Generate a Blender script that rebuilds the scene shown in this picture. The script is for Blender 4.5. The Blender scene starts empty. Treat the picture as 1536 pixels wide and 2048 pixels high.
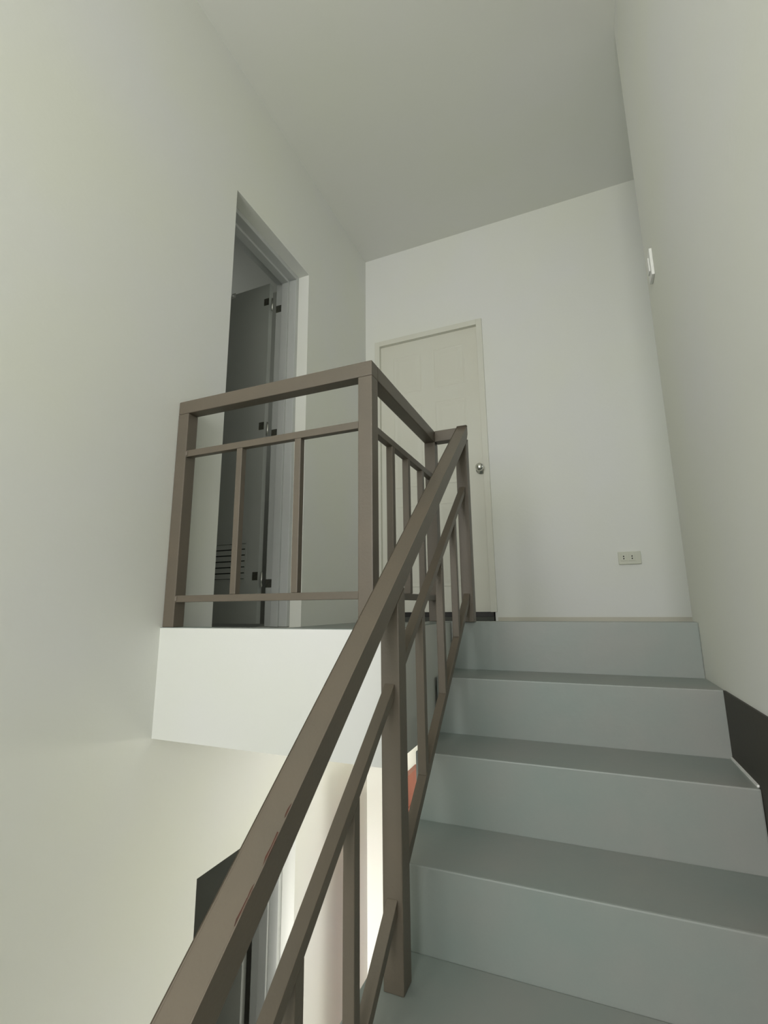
import bpy, bmesh, math, random
from mathutils import Matrix, Vector

# ---------------------------------------------------------------- units
# All lengths below are written in "wells" (1 well = 1.35 m, the distance from
# the photographer to the landing edge) and turned into metres by P().
S = 1.35
ZF = 0.049                      # landing floor lies 0.049 wells under the eye
def P(x, y, z): return Vector((S * x, S * y, S * (z + ZF)))
scene = bpy.context.scene
C = scene.collection

# ---------------------------------------------------------------- camera
FPX, YAW, PITCH, ROLL = 952.08, 0.392485, 0.196376, -0.0102307
cy, sy, cp, sp = math.cos(YAW), math.sin(YAW), math.cos(PITCH), math.sin(PITCH)
fw = Vector((-sy * cp, cy * cp, sp)); rt = Vector((cy, sy, 0)); up = rt.cross(fw)
r2 = rt * math.cos(ROLL) + up * math.sin(ROLL)
u2 = up * math.cos(ROLL) - rt * math.sin(ROLL)
cam_d = bpy.data.cameras.new('camera'); cam = bpy.data.objects.new('camera', cam_d); C.objects.link(cam)
m = Matrix((r2, u2, -fw)).transposed().to_4x4(); m.translation = P(0, 0, 0)
cam.matrix_world = m
cam_d.sensor_fit = 'VERTICAL'; cam_d.sensor_height = 36.0; cam_d.lens = FPX / 2048 * 36.0
cam_d.clip_start = 0.02; cam_d.clip_end = 100
scene.camera = cam

# ---------------------------------------------------------------- world, light, exposure
w = bpy.data.worlds.new('overcast_sky'); scene.world = w; w.use_nodes = True
w.node_tree.nodes['Background'].inputs[0].default_value = (0.86, 0.95, 0.93, 1)
w.node_tree.nodes['Background'].inputs[1].default_value = 1.0
vs = scene.view_settings
vs.view_transform = 'Standard'; vs.look = 'None'; vs.gamma = 1.0; vs.exposure = 0.0
vs.use_curve_mapping = False

def area(name, loc, target, sx, sy_, watts, col):
    d = bpy.data.lights.new(name, 'AREA'); d.shape = 'RECTANGLE'; d.size = sx; d.size_y = sy_
    d.energy = watts; d.color = col
    o = bpy.data.objects.new(name, d); C.objects.link(o); o.location = loc
    o.rotation_euler = (target - loc).to_track_quat('-Z', 'Y').to_euler()
    return o
DAY = (1.0, .98, .965)
# daylight through the tall stairwell window in the rear wall; the other lights are added fill
area('window_daylight', P(-0.40, -1.86, .72), P(-0.40, 1.0, .60), 1.60, 2.35, 79, DAY)
area('lower_wall_fill', P(-0.74, -1.84, -1.60), P(-0.92, 2.3, -1.62), .70, 1.0, 15, (1, .97, .90)).data.spread = math.radians(38)  # added narrow fill, aimed to brighten the lower back wall
area('upper_hall_fill', P(1.17, 1.97, .85), P(0, 1.97, .85), .6, 1.2, .2, DAY)  # added weak fill for the shaded faces by the landing
area('lower_hall_fill', P(1.17, 1.97, -1.25), P(0.0, 1.97, -1.25), 0.8, 1.3, 26, (1.0, 0.97, 0.88))  # added fill from the unseen hall, brightens the space downstairs
area('bathroom_fill', P(-2.16, 1.79, 1.25), P(-1.0, 1.79, 1.25), 0.25, 0.6, 2.2, (.97, 1.0, .96))  # added fill hidden behind the open leaf, lifts the room above it

ld = bpy.data.lights.new('downstairs_fill', 'POINT'); ld.energy = 8; ld.color = (1, .96, .86); ld.shadow_soft_size = .07  # added point fill under the landing, no fixture
lo = bpy.data.objects.new('downstairs_fill', ld); C.objects.link(lo); lo.location = P(-.34, 1.80, -.47)

# ---------------------------------------------------------------- materials
def srgb(r, g, b):
    return tuple(((v / 255 + 0.055) / 1.055) ** 2.4 if v > 10 else v / 255 / 12.92 for v in (r, g, b)) + (1,)
def paint(name, c1, c2, scale=1.5, rough=0.6, bump=0.0, bscale=60, metal=0.0, spec=0.4):
    mt = bpy.data.materials.new(name); mt.use_nodes = True
    nt = mt.node_tree; b = nt.nodes['Principled BSDF']
    tc = nt.nodes.new('ShaderNodeTexCoord')
    n = nt.nodes.new('ShaderNodeTexNoise'); n.inputs['Scale'].default_value = scale
    n.inputs['Detail'].default_value = 4
    r = nt.nodes.new('ShaderNodeValToRGB')
    r.color_ramp.elements[0].position = 0.35; r.color_ramp.elements[1].position = 0.65
    r.color_ramp.elements[0].color = c1; r.color_ramp.elements[1].color = c2
    nt.links.new(tc.outputs['Object'], n.inputs['Vector'])
    nt.links.new(n.outputs['Fac'], r.inputs['Fac'])
    nt.links.new(r.outputs['Color'], b.inputs['Base Color'])
    b.inputs['Roughness'].default_value = rough; b.inputs['Metallic'].default_value = metal
    b.inputs['Specular IOR Level'].default_value = spec
    if bump:
        n2 = nt.nodes.new('ShaderNodeTexNoise'); n2.inputs['Scale'].default_value = bscale
        n2.inputs['Detail'].default_value = 5
        bp = nt.nodes.new('ShaderNodeBump'); bp.inputs['Strength'].default_value = bump
        bp.inputs['Distance'].default_value = 0.002
        nt.links.new(tc.outputs['Object'], n2.inputs['Vector'])
        nt.links.new(n2.outputs['Fac'], bp.inputs['Height']); nt.links.new(bp.outputs['Normal'], b.inputs['Normal'])
    return mt
def lin(r, g, b): return (r, g, b, 1)
M = {}
M['wall'] = paint('wall_paint', lin(.785, .795, .715), lin(.78, .785, .765), 1.1, .75, .25, 45, spec=.25)
M['ceiling'] = paint('ceiling_paint', lin(.76, .77, .69), lin(.77, .77, .73), 1.0, .85, .15, 40, spec=.2)
M['fascia'] = paint('white_paint', lin(.74, .755, .70), lin(.75, .755, .74), 1.6, .6, .15, 50, spec=.3)
M['step'] = paint('grey_green_floor_paint', lin(.245, .290, .270), lin(.295, .300, .280), 2.2, .42, .35, 28, spec=.4)
M['steel'] = paint('brown_enamel', lin(.142, .118, .088), lin(.128, .110, .084), 5, .42, .25, 120, spec=.45)
M['rust'] = paint('rust_primer', lin(.09, .03, .018), lin(.05, .03, .02), 60, .8, .5, 200)
M['weld'] = paint('weld_bead', lin(.19, .165, .135), lin(.15, .125, .10), 40, .45, .6, 200)
M['door'] = paint('cream_door_paint', lin(.70, .69, .60), lin(.71, .71, .63), 2, .5, .1, 60, spec=.35)
M['baseboard'] = paint('beige_skirting_paint', lin(.60, .575, .48), lin(.59, .57, .49), 2, .6)
M['frame'] = paint('white_frame_paint', lin(.53, .55, .53), lin(.56, .57, .55), 3, .4, .1, 60)
M['pvc'] = paint('grey_plastic_door', lin(.45, .47, .44), lin(.49, .50, .48), 2, .5, .05, 60)
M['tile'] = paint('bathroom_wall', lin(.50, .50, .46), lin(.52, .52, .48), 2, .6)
M['dark'] = paint('dark_brown_paint', lin(.045, .043, .034), lin(.052, .046, .036), 3, .6, .2)
M['gap_dark'] = paint('door_gap_black', lin(.010, .009, .007), lin(.018, .016, .012), 30, .45)  # shade of the gap below the closed door, as a colour
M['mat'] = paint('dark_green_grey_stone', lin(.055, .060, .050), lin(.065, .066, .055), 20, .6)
M['chrome'] = paint('chrome', lin(.72, .71, .66), lin(.66, .66, .62), 20, .16, 0, metal=1.0)
M['hinge'] = paint('dull_steel_hinge', lin(.14, .14, .11), lin(.10, .10, .085), 80, .45, .1, metal=.6)
M['plastic'] = paint('ivory_switch_plastic', lin(.60, .61, .50), lin(.61, .62, .52), 10, .4)
M['white_plastic'] = paint('white_switch_plastic', lin(.80, .81, .77), lin(.82, .82, .79), 10, .35)
M['hole'] = paint('socket_hole', lin(.01, .01, .008), lin(.012, .012, .01), 10, .8)
M['wood'] = paint('red_brown_varnished_wood', lin(.30, .105, .070), lin(.36, .135, .09), 9, .45, .2, 80)
M['lit_edge'] = paint('lit_edge_white', lin(.85, .86, .82), lin(.86, .86, .84), 10, .4)  # pale tone stands for light along the tread edges
M['alu'] = paint('window_frame_white', lin(.7, .7, .68), lin(.72, .72, .7), 10, .4)

# ---------------------------------------------------------------- mesh helpers
def add_box(bm, x0, x1, y0, y1, z0, z1, bev=0.0):
    """box in wells; bevel in metres"""
    ps = [P(x, y, z) for x in (x0, x1) for y in (y0, y1) for z in (z0, z1)]
    v = [bm.verts.new(p) for p in ps]
    fs = [bm.faces.new([v[i] for i in f]) for f in
          ((0, 1, 3, 2), (4, 6, 7, 5), (0, 4, 5, 1), (2, 3, 7, 6), (0, 2, 6, 4), (1, 5, 7, 3))]
    if bev:
        es = {e for f in fs for e in f.edges}
        bmesh.ops.bevel(bm, geom=list(es), offset=bev, segments=2, profile=.6, affect='EDGES')
def add_prism(bm, poly, x0, x1, bev=0.0):
    """polygon in (y, z) wells, extruded along x"""
    a = [bm.verts.new(P(x0, y, z)) for y, z in poly]; b = [bm.verts.new(P(x1, y, z)) for y, z in poly]
    n = len(poly); fs = [bm.faces.new(a), bm.faces.new(b[::-1])]
    for i in range(n): fs.append(bm.faces.new((a[i], b[i], b[(i + 1) % n], a[(i + 1) % n])))
    if bev:
        es = {e for f in fs for e in f.edges}
        bmesh.ops.bevel(bm, geom=list(es), offset=bev, segments=2, profile=.6, affect='EDGES')
def add_cyl(bm, c, axis, r, length, seg=20, r2_=None):
    """cylinder, centre c (metres), along axis, radii in metres"""
    q = Vector(axis).to_track_quat('Z', 'Y').to_matrix().to_4x4()
    bmesh.ops.create_cone(bm, cap_ends=True, cap_tris=False, segments=seg, radius1=r,
                          radius2=r if r2_ is None else r2_, depth=length, matrix=Matrix.Translation(c) @ q)
def add_ball(bm, c, r, sc=(1, 1, 1)):
    bmesh.ops.create_uvsphere(bm, u_segments=20, v_segments=12, radius=r,
                              matrix=Matrix.Translation(c) @ Matrix.Diagonal((*sc, 1)))
def link(name, bm, mat, parent=None, smooth=False, **props):
    bmesh.ops.recalc_face_normals(bm, faces=bm.faces)
    me = bpy.data.meshes.new(name)
    # put the object's origin at the middle of its base
    xs = [v.co for v in bm.verts]
    o3 = Vector(((min(p.x for p in xs) + max(p.x for p in xs)) / 2, (min(p.y for p in xs) + max(p.y for p in xs)) / 2, min(p.z for p in xs)))
    bmesh.ops.translate(bm, vec=-o3, verts=bm.verts)
    bm.to_mesh(me); bm.free(); me.materials.append(mat)
    if smooth:
        for f in me.polygons: f.use_smooth = True
    o = bpy.data.objects.new(name, me); C.objects.link(o)
    wloc = o3
    if parent is not None:
        o.parent = parent; base = Vector((0, 0, 0)); q = parent
        while q is not None: base += q.location; q = q.parent
        wloc = o3 - base
    o.location = wloc
    for k, v in props.items(): o[k] = v
    return o
def empty(name, loc, **props):
    o = bpy.data.objects.new(name, None); C.objects.link(o); o.location = loc; o.empty_display_size = .1
    for k, v in props.items(): o[k] = v
    return o
def box(name, mat, x0, x1, y0, y1, z0, z1, parent=None, bev=0.0, **props):
    bm = bmesh.new(); add_box(bm, x0, x1, y0, y1, z0, z1, bev)
    return link(name, bm, mat, parent, **props)
def boxes(name, mat, lst, parent=None, bev=0.0, **props):
    bm = bmesh.new()
    for b in lst: add_box(bm, *b, bev)
    return link(name, bm, mat, parent, **props)
ST = dict(kind='structure')

# ---------------------------------------------------------------- key measures (wells)
ZL, ZC, ZG = -.049, 2.077, -2.337; ZD = -.076          # landing floor, ceiling, ground floor
XL, XR, YB = -1.074, .273, 2.338           # left wall, right wall, back wall
YR = -1.75                                 # rear wall, behind the photographer
YE = 1.60                                  # where the right wall ends at the landing
XH = 1.2                                   # far end of the hall to the right
DY0, DY1 = 1.192, 1.700                    # doorway in the left wall
DZT, DZB = 1.536, -.745                    # its head, upstairs and downstairs
RISE, TREAD, YN = .143, .19, 1.525
TH = .16                                   # wall thickness

# ---------------------------------------------------------------- walls
boxes('wall_left', M['wall'], [
    (XL - TH, XL, YR, DY0, ZG, ZC), (XL - TH, XL, DY1, YB, ZG, ZC),
    (XL - TH, XL, DY0, DY1, DZT, ZC), (XL - TH, XL, DY0, DY1, DZB, ZD - .002)], **ST)
BX0, BX1, BZT = -.965, -.42, 1.483          # back doorway
BX0 = -.982
LX0, LX1, LZT = -.79, -.22, -.73             # doorway downstairs in the back wall
boxes('wall_back', M['wall'], [
    (XL - TH, BX0 - .02, YB, YB + .12, ZD, ZC), (BX1 + .02, XH, YB, YB + .12, ZD, ZC), (BX0 - .02, BX1 + .02, YB, YB + .12, BZT + .02, ZC),
    (BX0, BX1, YB, YB + .12, LZT, ZD), (XL - TH, BX0, YB, YB + .12, ZG, ZD), (BX1, XH, YB, YB + .12, LZT, ZD),
    (BX0, LX0, YB, YB + .12, ZG, LZT), (LX1, XH, YB, YB + .12, ZG, LZT)], **ST)
boxes('wall_right', M['wall'], [(XR, XR + .1, YR, YE, ZG, ZC)], bev=.004, **ST)
# the hall that goes off to the right behind the end of the right wall
boxes('wall_hall', M['wall'], [(XR + .1, XH, YE - .1, YE, ZG, ZC), (XH, XH + .1, YE - .1, 1.72, ZL - .28, ZC), (XH, XH + .1, 2.22, YB + .12, ZL - .28, ZC),
    (XH, XH + .1, 1.72, 2.22, ZL - .28, .38), (XH, XH + .1, 1.72, 2.22, 1.32, ZC),
    (XH, XH + .1, YE - .1, 1.68, ZG, ZL - .28), (XH, XH + .1, 2.26, YB + .12, ZG, ZL - .28),
    (XH, XH + .1, 1.68, 2.26, ZG, -1.75), (XH, XH + .1, 1.68, 2.26, -.75, ZL - .28)], **ST)
WX0, WX1, WZ0, WZ1 = -1.0, .20, -.2, 1.60     # rear window
boxes('wall_rear', M['wall'], [
    (XL - TH, WX0, YR - .1, YR, ZG, ZC), (WX1, XR + .1, YR - .1, YR, ZG, ZC),
    (WX0, WX1, YR - .1, YR, ZG, -2.0), (-.46, WX1, YR - .1, YR, -2.0, -1.1), (WX0, WX1, YR - .1, YR, -1.1, WZ0), (WX0, WX1, YR - .1, YR, WZ1, ZC)], **ST)
wr = empty('window_1', P((WX0 + WX1) / 2, YR - .05, WZ0), **ST)
for bx in ((WX0, WX0 + .03, WZ0, WZ1), (WX1 - .03, WX1, WZ0, WZ1), (WX0 + .03, WX1 - .03, WZ1 - .03, WZ1), (WX0 + .03, WX1 - .03, WZ0, WZ0 + .03),
           ((WX0 + WX1) / 2 - .012, (WX0 + WX1) / 2 + .012, WZ0 + .03, WZ1 - .03)):
    box('window_frame', M['alu'], bx[0], bx[1], YR - .07, YR - .035, bx[2], bx[3], wr)
wl = empty('window_3', P(-.73, YR - .05, -2.0), **ST)  # unseen window, added with the lower fill light behind it
for bx in ((WX0, WX0 + .03, -2.0, -1.1), (-.49, -.46, -2.0, -1.1), (WX0 + .03, -.49, -1.13, -1.1), (WX0 + .03, -.49, -2.0, -1.97)):
    box('window_frame', M['alu'], bx[0], bx[1], YR - .07, YR - .035, bx[2], bx[3], wl)
wh = empty('window_2', P(XH + .05, 1.97, -1.75), **ST)  # unseen window, added with the hall fill light
for bx in ((1.68, 1.71, -1.75, -.75), (2.23, 2.26, -1.75, -.75), (1.71, 2.23, -.78, -.75), (1.71, 2.23, -1.75, -1.72)):
    box('window_frame', M['alu'], XH + .03, XH + .06, bx[0], bx[1], bx[2], bx[3], wh)
box('ceiling', M['ceiling'], XL - TH, XH + .1, YR - .1, YB + .12, ZC, ZC + .08, **ST)
box('floor_downstairs', M['step'], XL - TH, XH + .1, YR - .1, YB + .12, ZG - .06, ZG, **ST)

# ---------------------------------------------------------------- landing
SX, SY = -.407, .995                        # free corner of the landing
bm = bmesh.new()
def ell(bm, z0, z1, bev=0):
    pts = [(XL, SY), (SX, SY), (SX, YN + .02), (XR, YN + .02), (XR, YE), (XH, YE), (XH, YB), (XL, YB)]
    a = [bm.verts.new(P(x, y, z0)) for x, y in pts]; b = [bm.verts.new(P(x, y, z1)) for x, y in pts]
    bm.faces.new(a[::-1]); bm.faces.new(b)
    for i in range(len(pts)): bm.faces.new((a[i], a[(i + 1) % 8], b[(i + 1) % 8], b[i]))
    if bev:
        bmesh.ops.bevel(bm, geom=[e for e in bm.edges if all(v.co.z < P(0, 0, z0).z + .001 or v.co.z > P(0, 0, z1).z - .001 for v in e.verts)],
                        offset=bev, segments=2, profile=.6, affect='EDGES')
ell(bm, -.331, ZD - .0015, .0)
# the floor lies a little below a raised kerb that runs along the open edges and the top of the stairs
SKX = SX - .078
kerb = [(XL, SKX, SY, SY + .05), (SKX, SX, SY, 1.585), (SX, XR, YN + .02, 1.585)]
for x0, x1, y0, y1 in kerb: add_box(bm, x0, x1, y0, y1, ZD - .0016, ZL - .0015)
link('wall_landing_edge', bm, M['fascia'], **ST)
bm = bmesh.new()
for x0, x1, y0, y1 in [(XL, SKX, SY + .05, YB), (SKX, XR, 1.585, YB), (XR, XH, YE, YB)]: add_box(bm, x0, x1, y0, y1, ZD - .0014, ZD)
for x0, x1, y0, y1 in kerb: add_box(bm, x0, x1, y0, y1, ZL - .0015, ZL)
link('floor_landing', bm, M['step'], **ST)
box('baseboard_back', M['baseboard'], BX1 + .032, XH, YB - .006, YB, ZD, ZD + .022, bev=.002, **ST)

# ---------------------------------------------------------------- staircase
stair = empty('staircase', P(-.06, -1.3, ZG),
              label='straight concrete staircase painted grey-green, rising beside the right wall to the landing', category='stairs')
random.seed(4)
for k in range(1, 17):
    y = YN - TREAD * (k - 1); z = ZL - RISE * (k - 1)
    bm = bmesh.new()
    zb = max(z - RISE - .13, ZG)
    if k == 1: add_prism(bm, [(y, z), (y + .02, z), (y + .02, -.331), (y, -.331)], -.40, .2728, .004)
    else:
        zb2 = max(z - .13, ZG)
        add_prism(bm, [(y, z), (y + TREAD, z), (y + TREAD, zb2), (y, zb)], -.40, .268 if k > 2 else .2728, .004)
    # slightly rounded, hand-trowelled edges
    link('step', bm, M['step'], stair, smooth=False)

# dark board under the level wall edge; pale strip paints the lit tread edges
bm = bmesh.new()
def zline(y): return ZL - RISE - (1.335 - y) / TREAD * RISE
add_prism(bm, [(1.333, -.192), (.95, -.192), (-1.2, -.192 - 2.15 * .753 + .28), (-1.2, ZG), (-.9, ZG), (1.333, -.42)], .2683, XR + .0008)
link('dark_board_stairs', bm, M['dark'], **ST)
edge_strip = bmesh.new()
for k in range(3, 9):
    y = YN - TREAD * (k - 1); z = ZL - RISE * (k - 1)
    add_box(edge_strip, .2645, .2683, y + .01, y + TREAD - .001, z, z + .004)
link('trim_1', edge_strip, M['lit_edge'], **ST)

# ---------------------------------------------------------------- railings
T = .0376; t_ = .0186                       # 50 mm and 25 mm square tube
def bar(name, parent, x0, x1, y0, y1, z0, z1, bev=.003, mat='steel', **pr):
    return box(name, M[mat], x0, x1, y0, y1, z0, z1, parent, bev, **pr)
g = empty('landing_guardrail', P(-.76, 1.02, ZL),
          label='brown-painted steel guardrail around the free corner of the upper landing', category='railing')
GT = .6065
bar('post', g, -1.077 + .004, -1.034, 1.0, 1.0 + T, ZL, GT - .0402)
bar('post', g, -.481, -.443, 1.0, 1.0 + T, ZL, GT - .0402)
bar('post', g, -.481, -.443, 1.541, 1.541 + T, ZL, GT - .0402)
bar('top_rail', g, -1.077 + .004, -.443, 1.0, 1.0 + T, GT - .04, GT, .004)
bar('top_rail', g, -.481, -.443, 1.0 + T + .0002, 1.541 + T, GT - .04, GT, .004)
bar('top_rail', g, -.4428, -.3622, 1.541, 1.541 + T, GT - .04, GT, .004)
bar('mid_rail', g, -1.0338, -.4812, 1.001, 1.001 + t_, .4315, .4505, .002)
bar('mid_rail', g, -.4715, -.4525, 1.0 + T + .0002, 1.5408, .4315, .4505, .002)
bar('bottom_rail', g, -1.0338, -.4812, 1.001, 1.001 + t_, .0175, .0355, .002)
bar('bottom_rail', g, -.4715, -.4525, 1.0 + T + .0002, 1.5408, .0175, .0355, .002)
for x in (-.851, -.664): bar('baluster', g, x, x + t_, 1.001, 1.001 + t_, .0357, .4313, .002)
for y in (1.158, 1.284, 1.420): bar('baluster', g, -.4715, -.4525, y, y + t_, .0357, .4313, .002)
for z in (.4345, .0205):                    # weld beads where the thin rails meet the left post
    bar('weld_bead', g, -1.0342, -1.0275, .9985, 1.0015, z, z + .0125, .0015, 'weld')

s = empty('stair_handrail', P(-.343, .86, -.62),
          label='sloping brown-painted steel handrail with balusters along the open side of the stairs', category='railing')
XO = -.3243                                 # face towards the stairs
SL = .796
top = lambda y: -.6209 + SL * y
mid = lambda y: -.8127 + SL * y
bot = lambda y: -1.158 + SL * y
YA, YZ = 1.502, -1.083                      # topmost and lowest post
xw = XO - T
def slope_bar(name, f, hv, x0, x1, y0, y1, bev, mat='steel'):
    bm = bmesh.new()
    add_prism(bm, [(y0, f(y0) - hv), (y1, f(y1) - hv), (y1, f(y1)), (y0, f(y0))], x0, x1, bev)
    return link(name, bm, M[mat], s)
# top rail, cut level with the guardrail where it lands on the upper post
bm = bmesh.new()
yt = YA + T
add_prism(bm, [(YZ - .05, top(YZ - .05) - .045), (yt - .02, top(yt - .02) - .045), (yt, top(yt) - .03), (yt, GT - .014), (yt - .002, GT - .007), (yt - .006, GT - .002), (yt - .012, GT), ((GT + .6209) / SL, GT), (YZ - .05, top(YZ - .05))], xw + .0004, XO, .004)
link('top_rail', bm, M['steel'], s)
posts = [1.502, .848, .198, -.452, -1.10]
def tread_z(y):
    k = math.ceil((YN - y) / TREAD - 1e-6)
    return ZL - RISE * k
for i, y in enumerate(posts):
    zb = ZL if i == 0 else tread_z(y)
    if i == 0: y = 1.5255 - .0; 
    bm = bmesh.new()
    y1 = y + T if i else yt
    if i == 0: y = yt - .036
    add_prism(bm, [(y, zb), (y1, zb), (y1, top(y1) - .0445 - .002), (y, top(y) - .0445 - .002)], xw + .001, XO, .003)
    link('post', bm, M['steel'], s)
xm1 = -.3335; xm0 = xm1 - .0195
segs = [(posts[1] + T, yt - .036), (posts[2] + T, posts[1]), (posts[3] + T, posts[2]), (posts[4] + T, posts[3])]
for y0, y1 in segs:
    slope_bar('mid_rail', mid, .0225, xm0, xm1, y0 + .0002, y1 - .0002, .002)
    slope_bar('bottom_rail', bot, .0235, xm0, xm1, y0 + .0002, y1 - .0002, .002)
for y in (1.347, 1.190, 1.022, .684, .535, .385, .045, -.105, -.265, -.60, -.76, -.92):
    bm = bmesh.new()
    add_prism(bm, [(y, bot(y) + .0005), (y + t_, bot(y + t_) + .0005), (y + t_, mid(y + t_) - .0230), (y, mid(y) - .0230)], xm0 + .0005, xm1 - .0005, .002)
    link('baluster', bm, M['steel'], s)
# small chips in the paint on the edge of the handrail
random.seed(11)
for yc, ln in ((.468, .017), (.500, .008), (.425, .010), (.437, .006)):
    bm = bmesh.new(); n = 9; ring = []
    for i in range(n):
        a = 2 * math.pi * i / n
        y = yc + math.cos(a) * ln * random.uniform(.6, 1.1); x = XO - .0022 + math.sin(a) * .0021 * random.uniform(.5, 1.2)
        ring.append(P(x, y, top(y)))
    nrm = Vector((0, -SL, 1)).normalized()
    lo = [bm.verts.new(p - nrm * .0004) for p in ring]; hi = [bm.verts.new(p + nrm * .0004) for p in ring]
    bm.faces.new(hi); bm.faces.new(lo[::-1])
    for i in range(n): bm.faces.new((lo[i], lo[(i + 1) % n], hi[(i + 1) % n], hi[i]))
    link('paint_chip', bm, M['rust'], s)

# ---------------------------------------------------------------- left doors (same door on both storeys)
def bath_door(name, z0, zt, label):
    d = empty(name, P(XL - .1, (DY0 + DY1) / 2, z0), label=label, category='door', **ST)
    fx0, fx1 = XL - TH - .004, -1.128
    jw = .022
    box('door_frame', M['frame'], fx0, fx1, DY1 - jw, DY1, z0, zt, d, .003)
    box('door_frame', M['frame'], fx0, fx1, DY0, DY0 + jw, z0, zt, d, .003)
    box('door_frame', M['frame'], fx0, fx1, DY0 + jw, DY1 - jw, zt - jw, zt, d, .003)
    sx0, sx1 = -1.200, -1.165
    box('door_stop', M['frame'], sx0, sx1, DY1 - jw - .012, DY1 - jw, z0, zt - jw, d, .002)
    box('door_stop', M['frame'], sx0, sx1, DY0 + jw, DY0 + jw + .012, z0, zt - jw, d, .002)
    box('door_stop', M['frame'], sx0, sx1, DY0 + jw + .012, DY1 - jw - .012, zt - jw - .012, zt - jw, d, .002)
    # the leaf stands open into the bathroom, square to the wall
    ly0, ly1 = 1.647, 1.672
    lx1 = -1.254; lx0 = lx1 - .45
    lz0, lz1 = z0 + .012, zt - jw - .006
    vx0, vx1, vz0, vz1 = -1.515, -1.325, z0 + .197, z0 + .349
    lf = boxes('door_leaf', M['pvc'], [(lx0, vx0, ly0, ly1, lz0, lz1), (vx1, lx1, ly0, ly1, lz0, lz1),
        (vx0, vx1, ly0, ly1, lz0, vz0), (vx0, vx1, ly0, ly1, vz1, lz1)], d)
    for i in range(6):
        z = vz0 + (i + .5) * (vz1 - vz0) / 6
        bm = bmesh.new(); hh = (vz1 - vz0) / 12
        add_prism(bm, [(ly0 - .003, z - hh * .80), (ly0 + .001, z - hh * .80), (ly1 - .010, z + hh * .90), (ly0 + .001, z + hh * .90), (ly0 - .001, z + hh * .80)], vx0, vx1)
        link('vent_slat', bm, M['pvc'], lf)
    boxes('vent_frame', M['pvc'], [(vx0 - .006, vx0, ly0 - .003, ly0, vz0 - .006, vz1 + .006), (vx1, vx1 + .006, ly0 - .003, ly0, vz0 - .006, vz1 + .006),
        (vx0, vx1, ly0 - .003, ly0, vz1, vz1 + .006), (vx0, vx1, ly0 - .003, ly0, vz0 - .006, vz0)], lf)
    box('vent_back', M['hole'], vx0, vx1, ly1 - .003, ly1 - .001, vz0, vz1, lf)
    for hz in (.192, .857, 1.475):
        zc = z0 + hz
        h = empty('hinge', P(-1.236, 1.660, zc) - P(XL - .1, (DY0 + DY1) / 2, z0)); h.parent = d; h['label'] = 'dull steel butt hinge'
        bm = bmesh.new(); add_cyl(bm, P(-1.243, 1.655, zc), (0, 0, 1), .006, .085, 12)
        link('hinge_pin', bm, M['chrome'], h, smooth=True)
        box('hinge_plate', M['hinge'], -1.236, -1.203, DY1 - jw - .0025, DY1 - jw, zc - .032, zc + .002, h)
        box('hinge_plate', M['hinge'], -1.282, -1.256, ly0 - .0025, ly0, zc - .002, zc + .032, h)
    # knob on the far edge of the leaf
    bm = bmesh.new(); c = P(lx0 + .045, ly0, z0 + .72)
    add_cyl(bm, c + Vector((0, -.02, 0)), (0, 1, 0), .012, .04, 14); add_ball(bm, c + Vector((0, -.05, 0)), .026, (1, .7, 1))
    link('door_knob', bm, M['chrome'], lf, smooth=True)
    if z0 == ZD:    # small over-the-door hook clipped on the top edge
        bm = bmesh.new()
        hx = -1.475
        add_box(bm, hx, hx + .02, ly0 - .004, ly0 - .001, lz1 - .02, lz1 + .004)
        add_box(bm, hx, hx + .02, ly0 - .004, ly1 + .003, lz1 + .001, lz1 + .004)
        add_ball(bm, P(hx + .01, ly0 - .01, lz1 - .014), .008)
        link('door_hook', bm, M['white_plastic'], lf)
    return d
bath_door('door_1', ZD, DZT, 'grey louvred door standing open into the dark room left of the upper landing')
bath_door('door_3', ZG, DZB, 'grey door standing open in the dark doorway below the landing')
# the rooms behind
def room(name, x0, x1, y0, y1, z0, z1, mat, th=.04, skip=()):
    L = {'x0': (x0 - th, x0, y0 - th, y1 + th, z0, z1), 'y0': (x0, x1, y0 - th, y0, z0, z1),
         'y1': (x0, x1, y1, y1 + th, z0, z1), 'x1': (x1, x1 + th, y0 - th, y1 + th, z0, z1),
         'c': (x0 - th, x1, y0 - th, y1 + th, z1, z1 + th), 'f': (x0 - th, x1, y0 - th, y1 + th, z0 - th, z0)}
    boxes(name, M[mat], [v for k, v in L.items() if k not in skip], **ST)
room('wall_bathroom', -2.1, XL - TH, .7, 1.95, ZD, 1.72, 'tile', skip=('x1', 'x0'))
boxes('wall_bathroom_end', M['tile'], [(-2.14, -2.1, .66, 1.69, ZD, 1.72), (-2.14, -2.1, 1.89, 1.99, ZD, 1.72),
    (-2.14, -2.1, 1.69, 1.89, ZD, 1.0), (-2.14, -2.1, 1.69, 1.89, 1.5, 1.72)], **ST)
room('wall_bathroom_downstairs', -2.1, XL - TH, .7, 1.95, ZG, -.45, 'tile', skip=('x1',))

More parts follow.
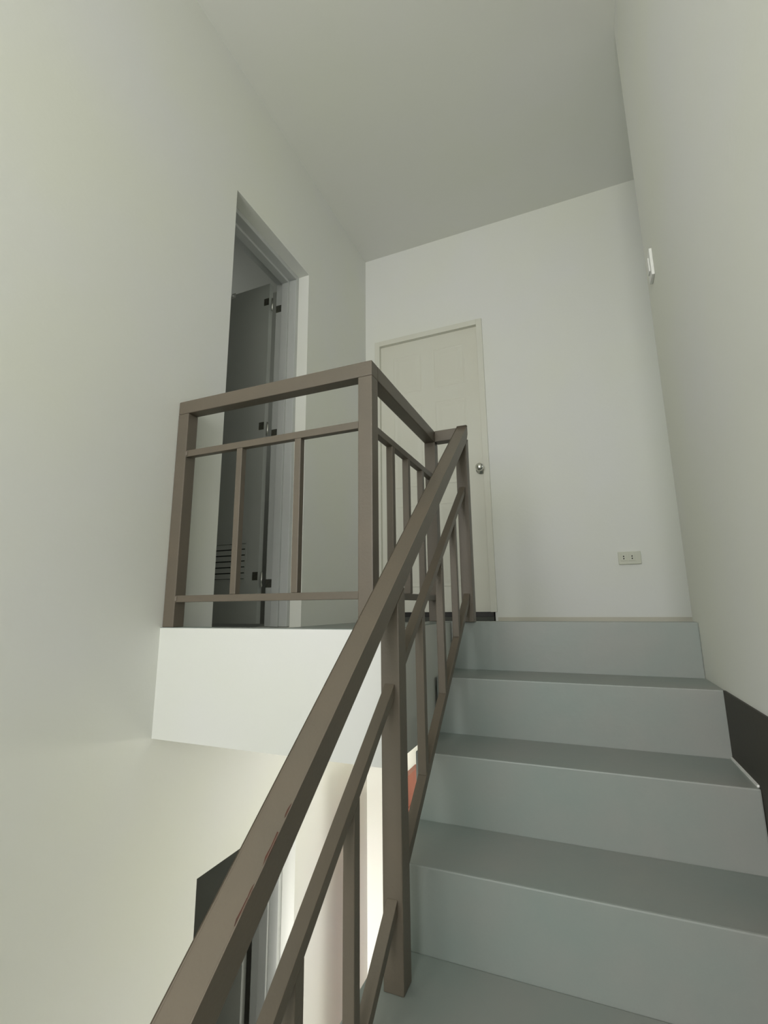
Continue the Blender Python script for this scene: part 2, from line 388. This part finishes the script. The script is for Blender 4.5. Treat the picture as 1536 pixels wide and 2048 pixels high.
# ---------------------------------------------------------------- white panelled door in the back wall
d2 = empty('door_2', P((BX0 + BX1) / 2, YB, ZL), label='closed cream panelled door with white frame at the back of the landing', category='door', **ST)
cw = .030
for bx in ((BX0 - cw, BX0, -.030, BZT + cw), (BX1, BX1 + cw, -.030, BZT + cw), (BX0, BX1, BZT, BZT + cw)):
    box('door_frame', M['door'], bx[0], bx[1], YB - .010, YB + .10, bx[2], bx[3], d2, .002)
LY = YB + .012
leafd = box('door_leaf', M['door'], BX0 - .0005, BX1 + .0005, LY, LY + .03, -.029, BZT + .0005, d2)
xs = [(-.905, -.735), (-.665, -.495)]
for (x0, x1) in xs:
    for (z0, z1) in ((.095, .53), (.625, 1.09), (1.165, 1.40)):
        bm = bmesh.new()
        # moulded panel: a raised rim and a bevelled field
        o_ = [(x0, z0), (x1, z0), (x1, z1), (x0, z1)]
        def ring(ins, dy): return [bm.verts.new(P(x0 + ins if a == x0 else x1 - ins, LY + dy, z0 + ins if b == z0 else z1 - ins)) for a, b in o_]
        rs = [ring(0, 0), ring(.006, -.0018), ring(.012, -.0002), ring(.020, -.0003), ring(.036, -.0022)]
        for a, b in zip(rs, rs[1:]):
            for i in range(4): bm.faces.new((a[i], a[(i + 1) % 4], b[(i + 1) % 4], b[i]))
        bm.faces.new(rs[-1]); bm.faces.new(ring(0, .0005)[::-1])
        link('door_panel', bm, M['door'], leafd)
kb = P(-.434, LY, .682)
bm = bmesh.new()
add_cyl(bm, kb + Vector((0, -.004, 0)), (0, 1, 0), .036, .008, 28)
add_cyl(bm, kb + Vector((0, -.026, 0)), (0, 1, 0), .013, .045, 18)
add_ball(bm, kb + Vector((0, -.062, 0)), .029, (1, .75, 1))
link('door_knob', bm, M['chrome'], leafd, smooth=True, label='round chrome knob')
box('door_gap', M['gap_dark'], BX0 - cw, BX1 + .014, YB - .004, YB + .10, -.0525, -.0302, d2, .001, label='dark gap under the door leaf, filled in black')  # black box stands for the shade in the gap under the leaf
box('door_sill', M['mat'], BX0 - cw, BX1 + .014, YB - .006, YB + .10, ZD, -.0527, d2, .0005, label='dark grey sill')
# closes the doorway behind the leaf
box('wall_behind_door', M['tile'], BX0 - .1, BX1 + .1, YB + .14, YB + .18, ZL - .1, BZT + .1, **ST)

# ---------------------------------------------------------------- downstairs wooden door, ajar
d4 = empty('door_4', P(LX0, YB, ZG), label='red-brown wooden door standing open downstairs, seen between the balusters', category='door', **ST)
lf = box('door_leaf', M['wood'], -.815, -.79, 1.93, 2.325, ZG + .01, -.737, d4, .002)
for z0, z1 in ((ZG + .15, -1.65), (-1.55, -.86)):
    box('door_panel', M['wood'], -.7898, -.785, 2.00, 2.255, z0, z1, lf, .003)
box('door_frame', M['frame'], LX0 - .0, LX0 + .02, YB + .001, YB + .1, ZG, LZT, d4, .002)
box('door_frame', M['frame'], LX1 - .02, LX1, YB + .001, YB + .1, ZG, LZT, d4, .002)
box('door_frame', M['frame'], LX0 + .02, LX1 - .02, YB + .001, YB + .1, LZT - .02, LZT, d4, .002)
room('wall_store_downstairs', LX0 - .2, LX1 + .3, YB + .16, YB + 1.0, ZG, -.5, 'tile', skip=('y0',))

# ---------------------------------------------------------------- outlet and switch
ot = empty('wall_outlet', P(.193, YB, .171), label='ivory two-gang wall socket low on the back wall near the right corner', category='socket')
pl = box('cover_plate', M['plastic'], .149, .238, YB - .009, YB - .0005, .171, .226, ot, .003)
for x in (.168, .201):
    so = box('socket', M['plastic'], x - .010, x + .014, YB - .0112, YB - .0092, .186, .216, ot, .001)
    for z in (.2055, .1955): box('socket_hole', M['hole'], x, x + .0045, YB - .0118, YB - .0113, z - .0028, z + .0028, so)
sw = empty('wall_switch', P(XR, 1.495, .962), label='white light switch seen edge-on at the end of the right wall', category='switch')
box('cover_plate', M['white_plastic'], XR - .0085, XR - .0003, 1.468, 1.520, .964, 1.052, sw, .0025)
box('switch_rocker', M['white_plastic'], XR - .012, XR - .0087, 1.482, 1.506, .985, 1.030, sw, .001)
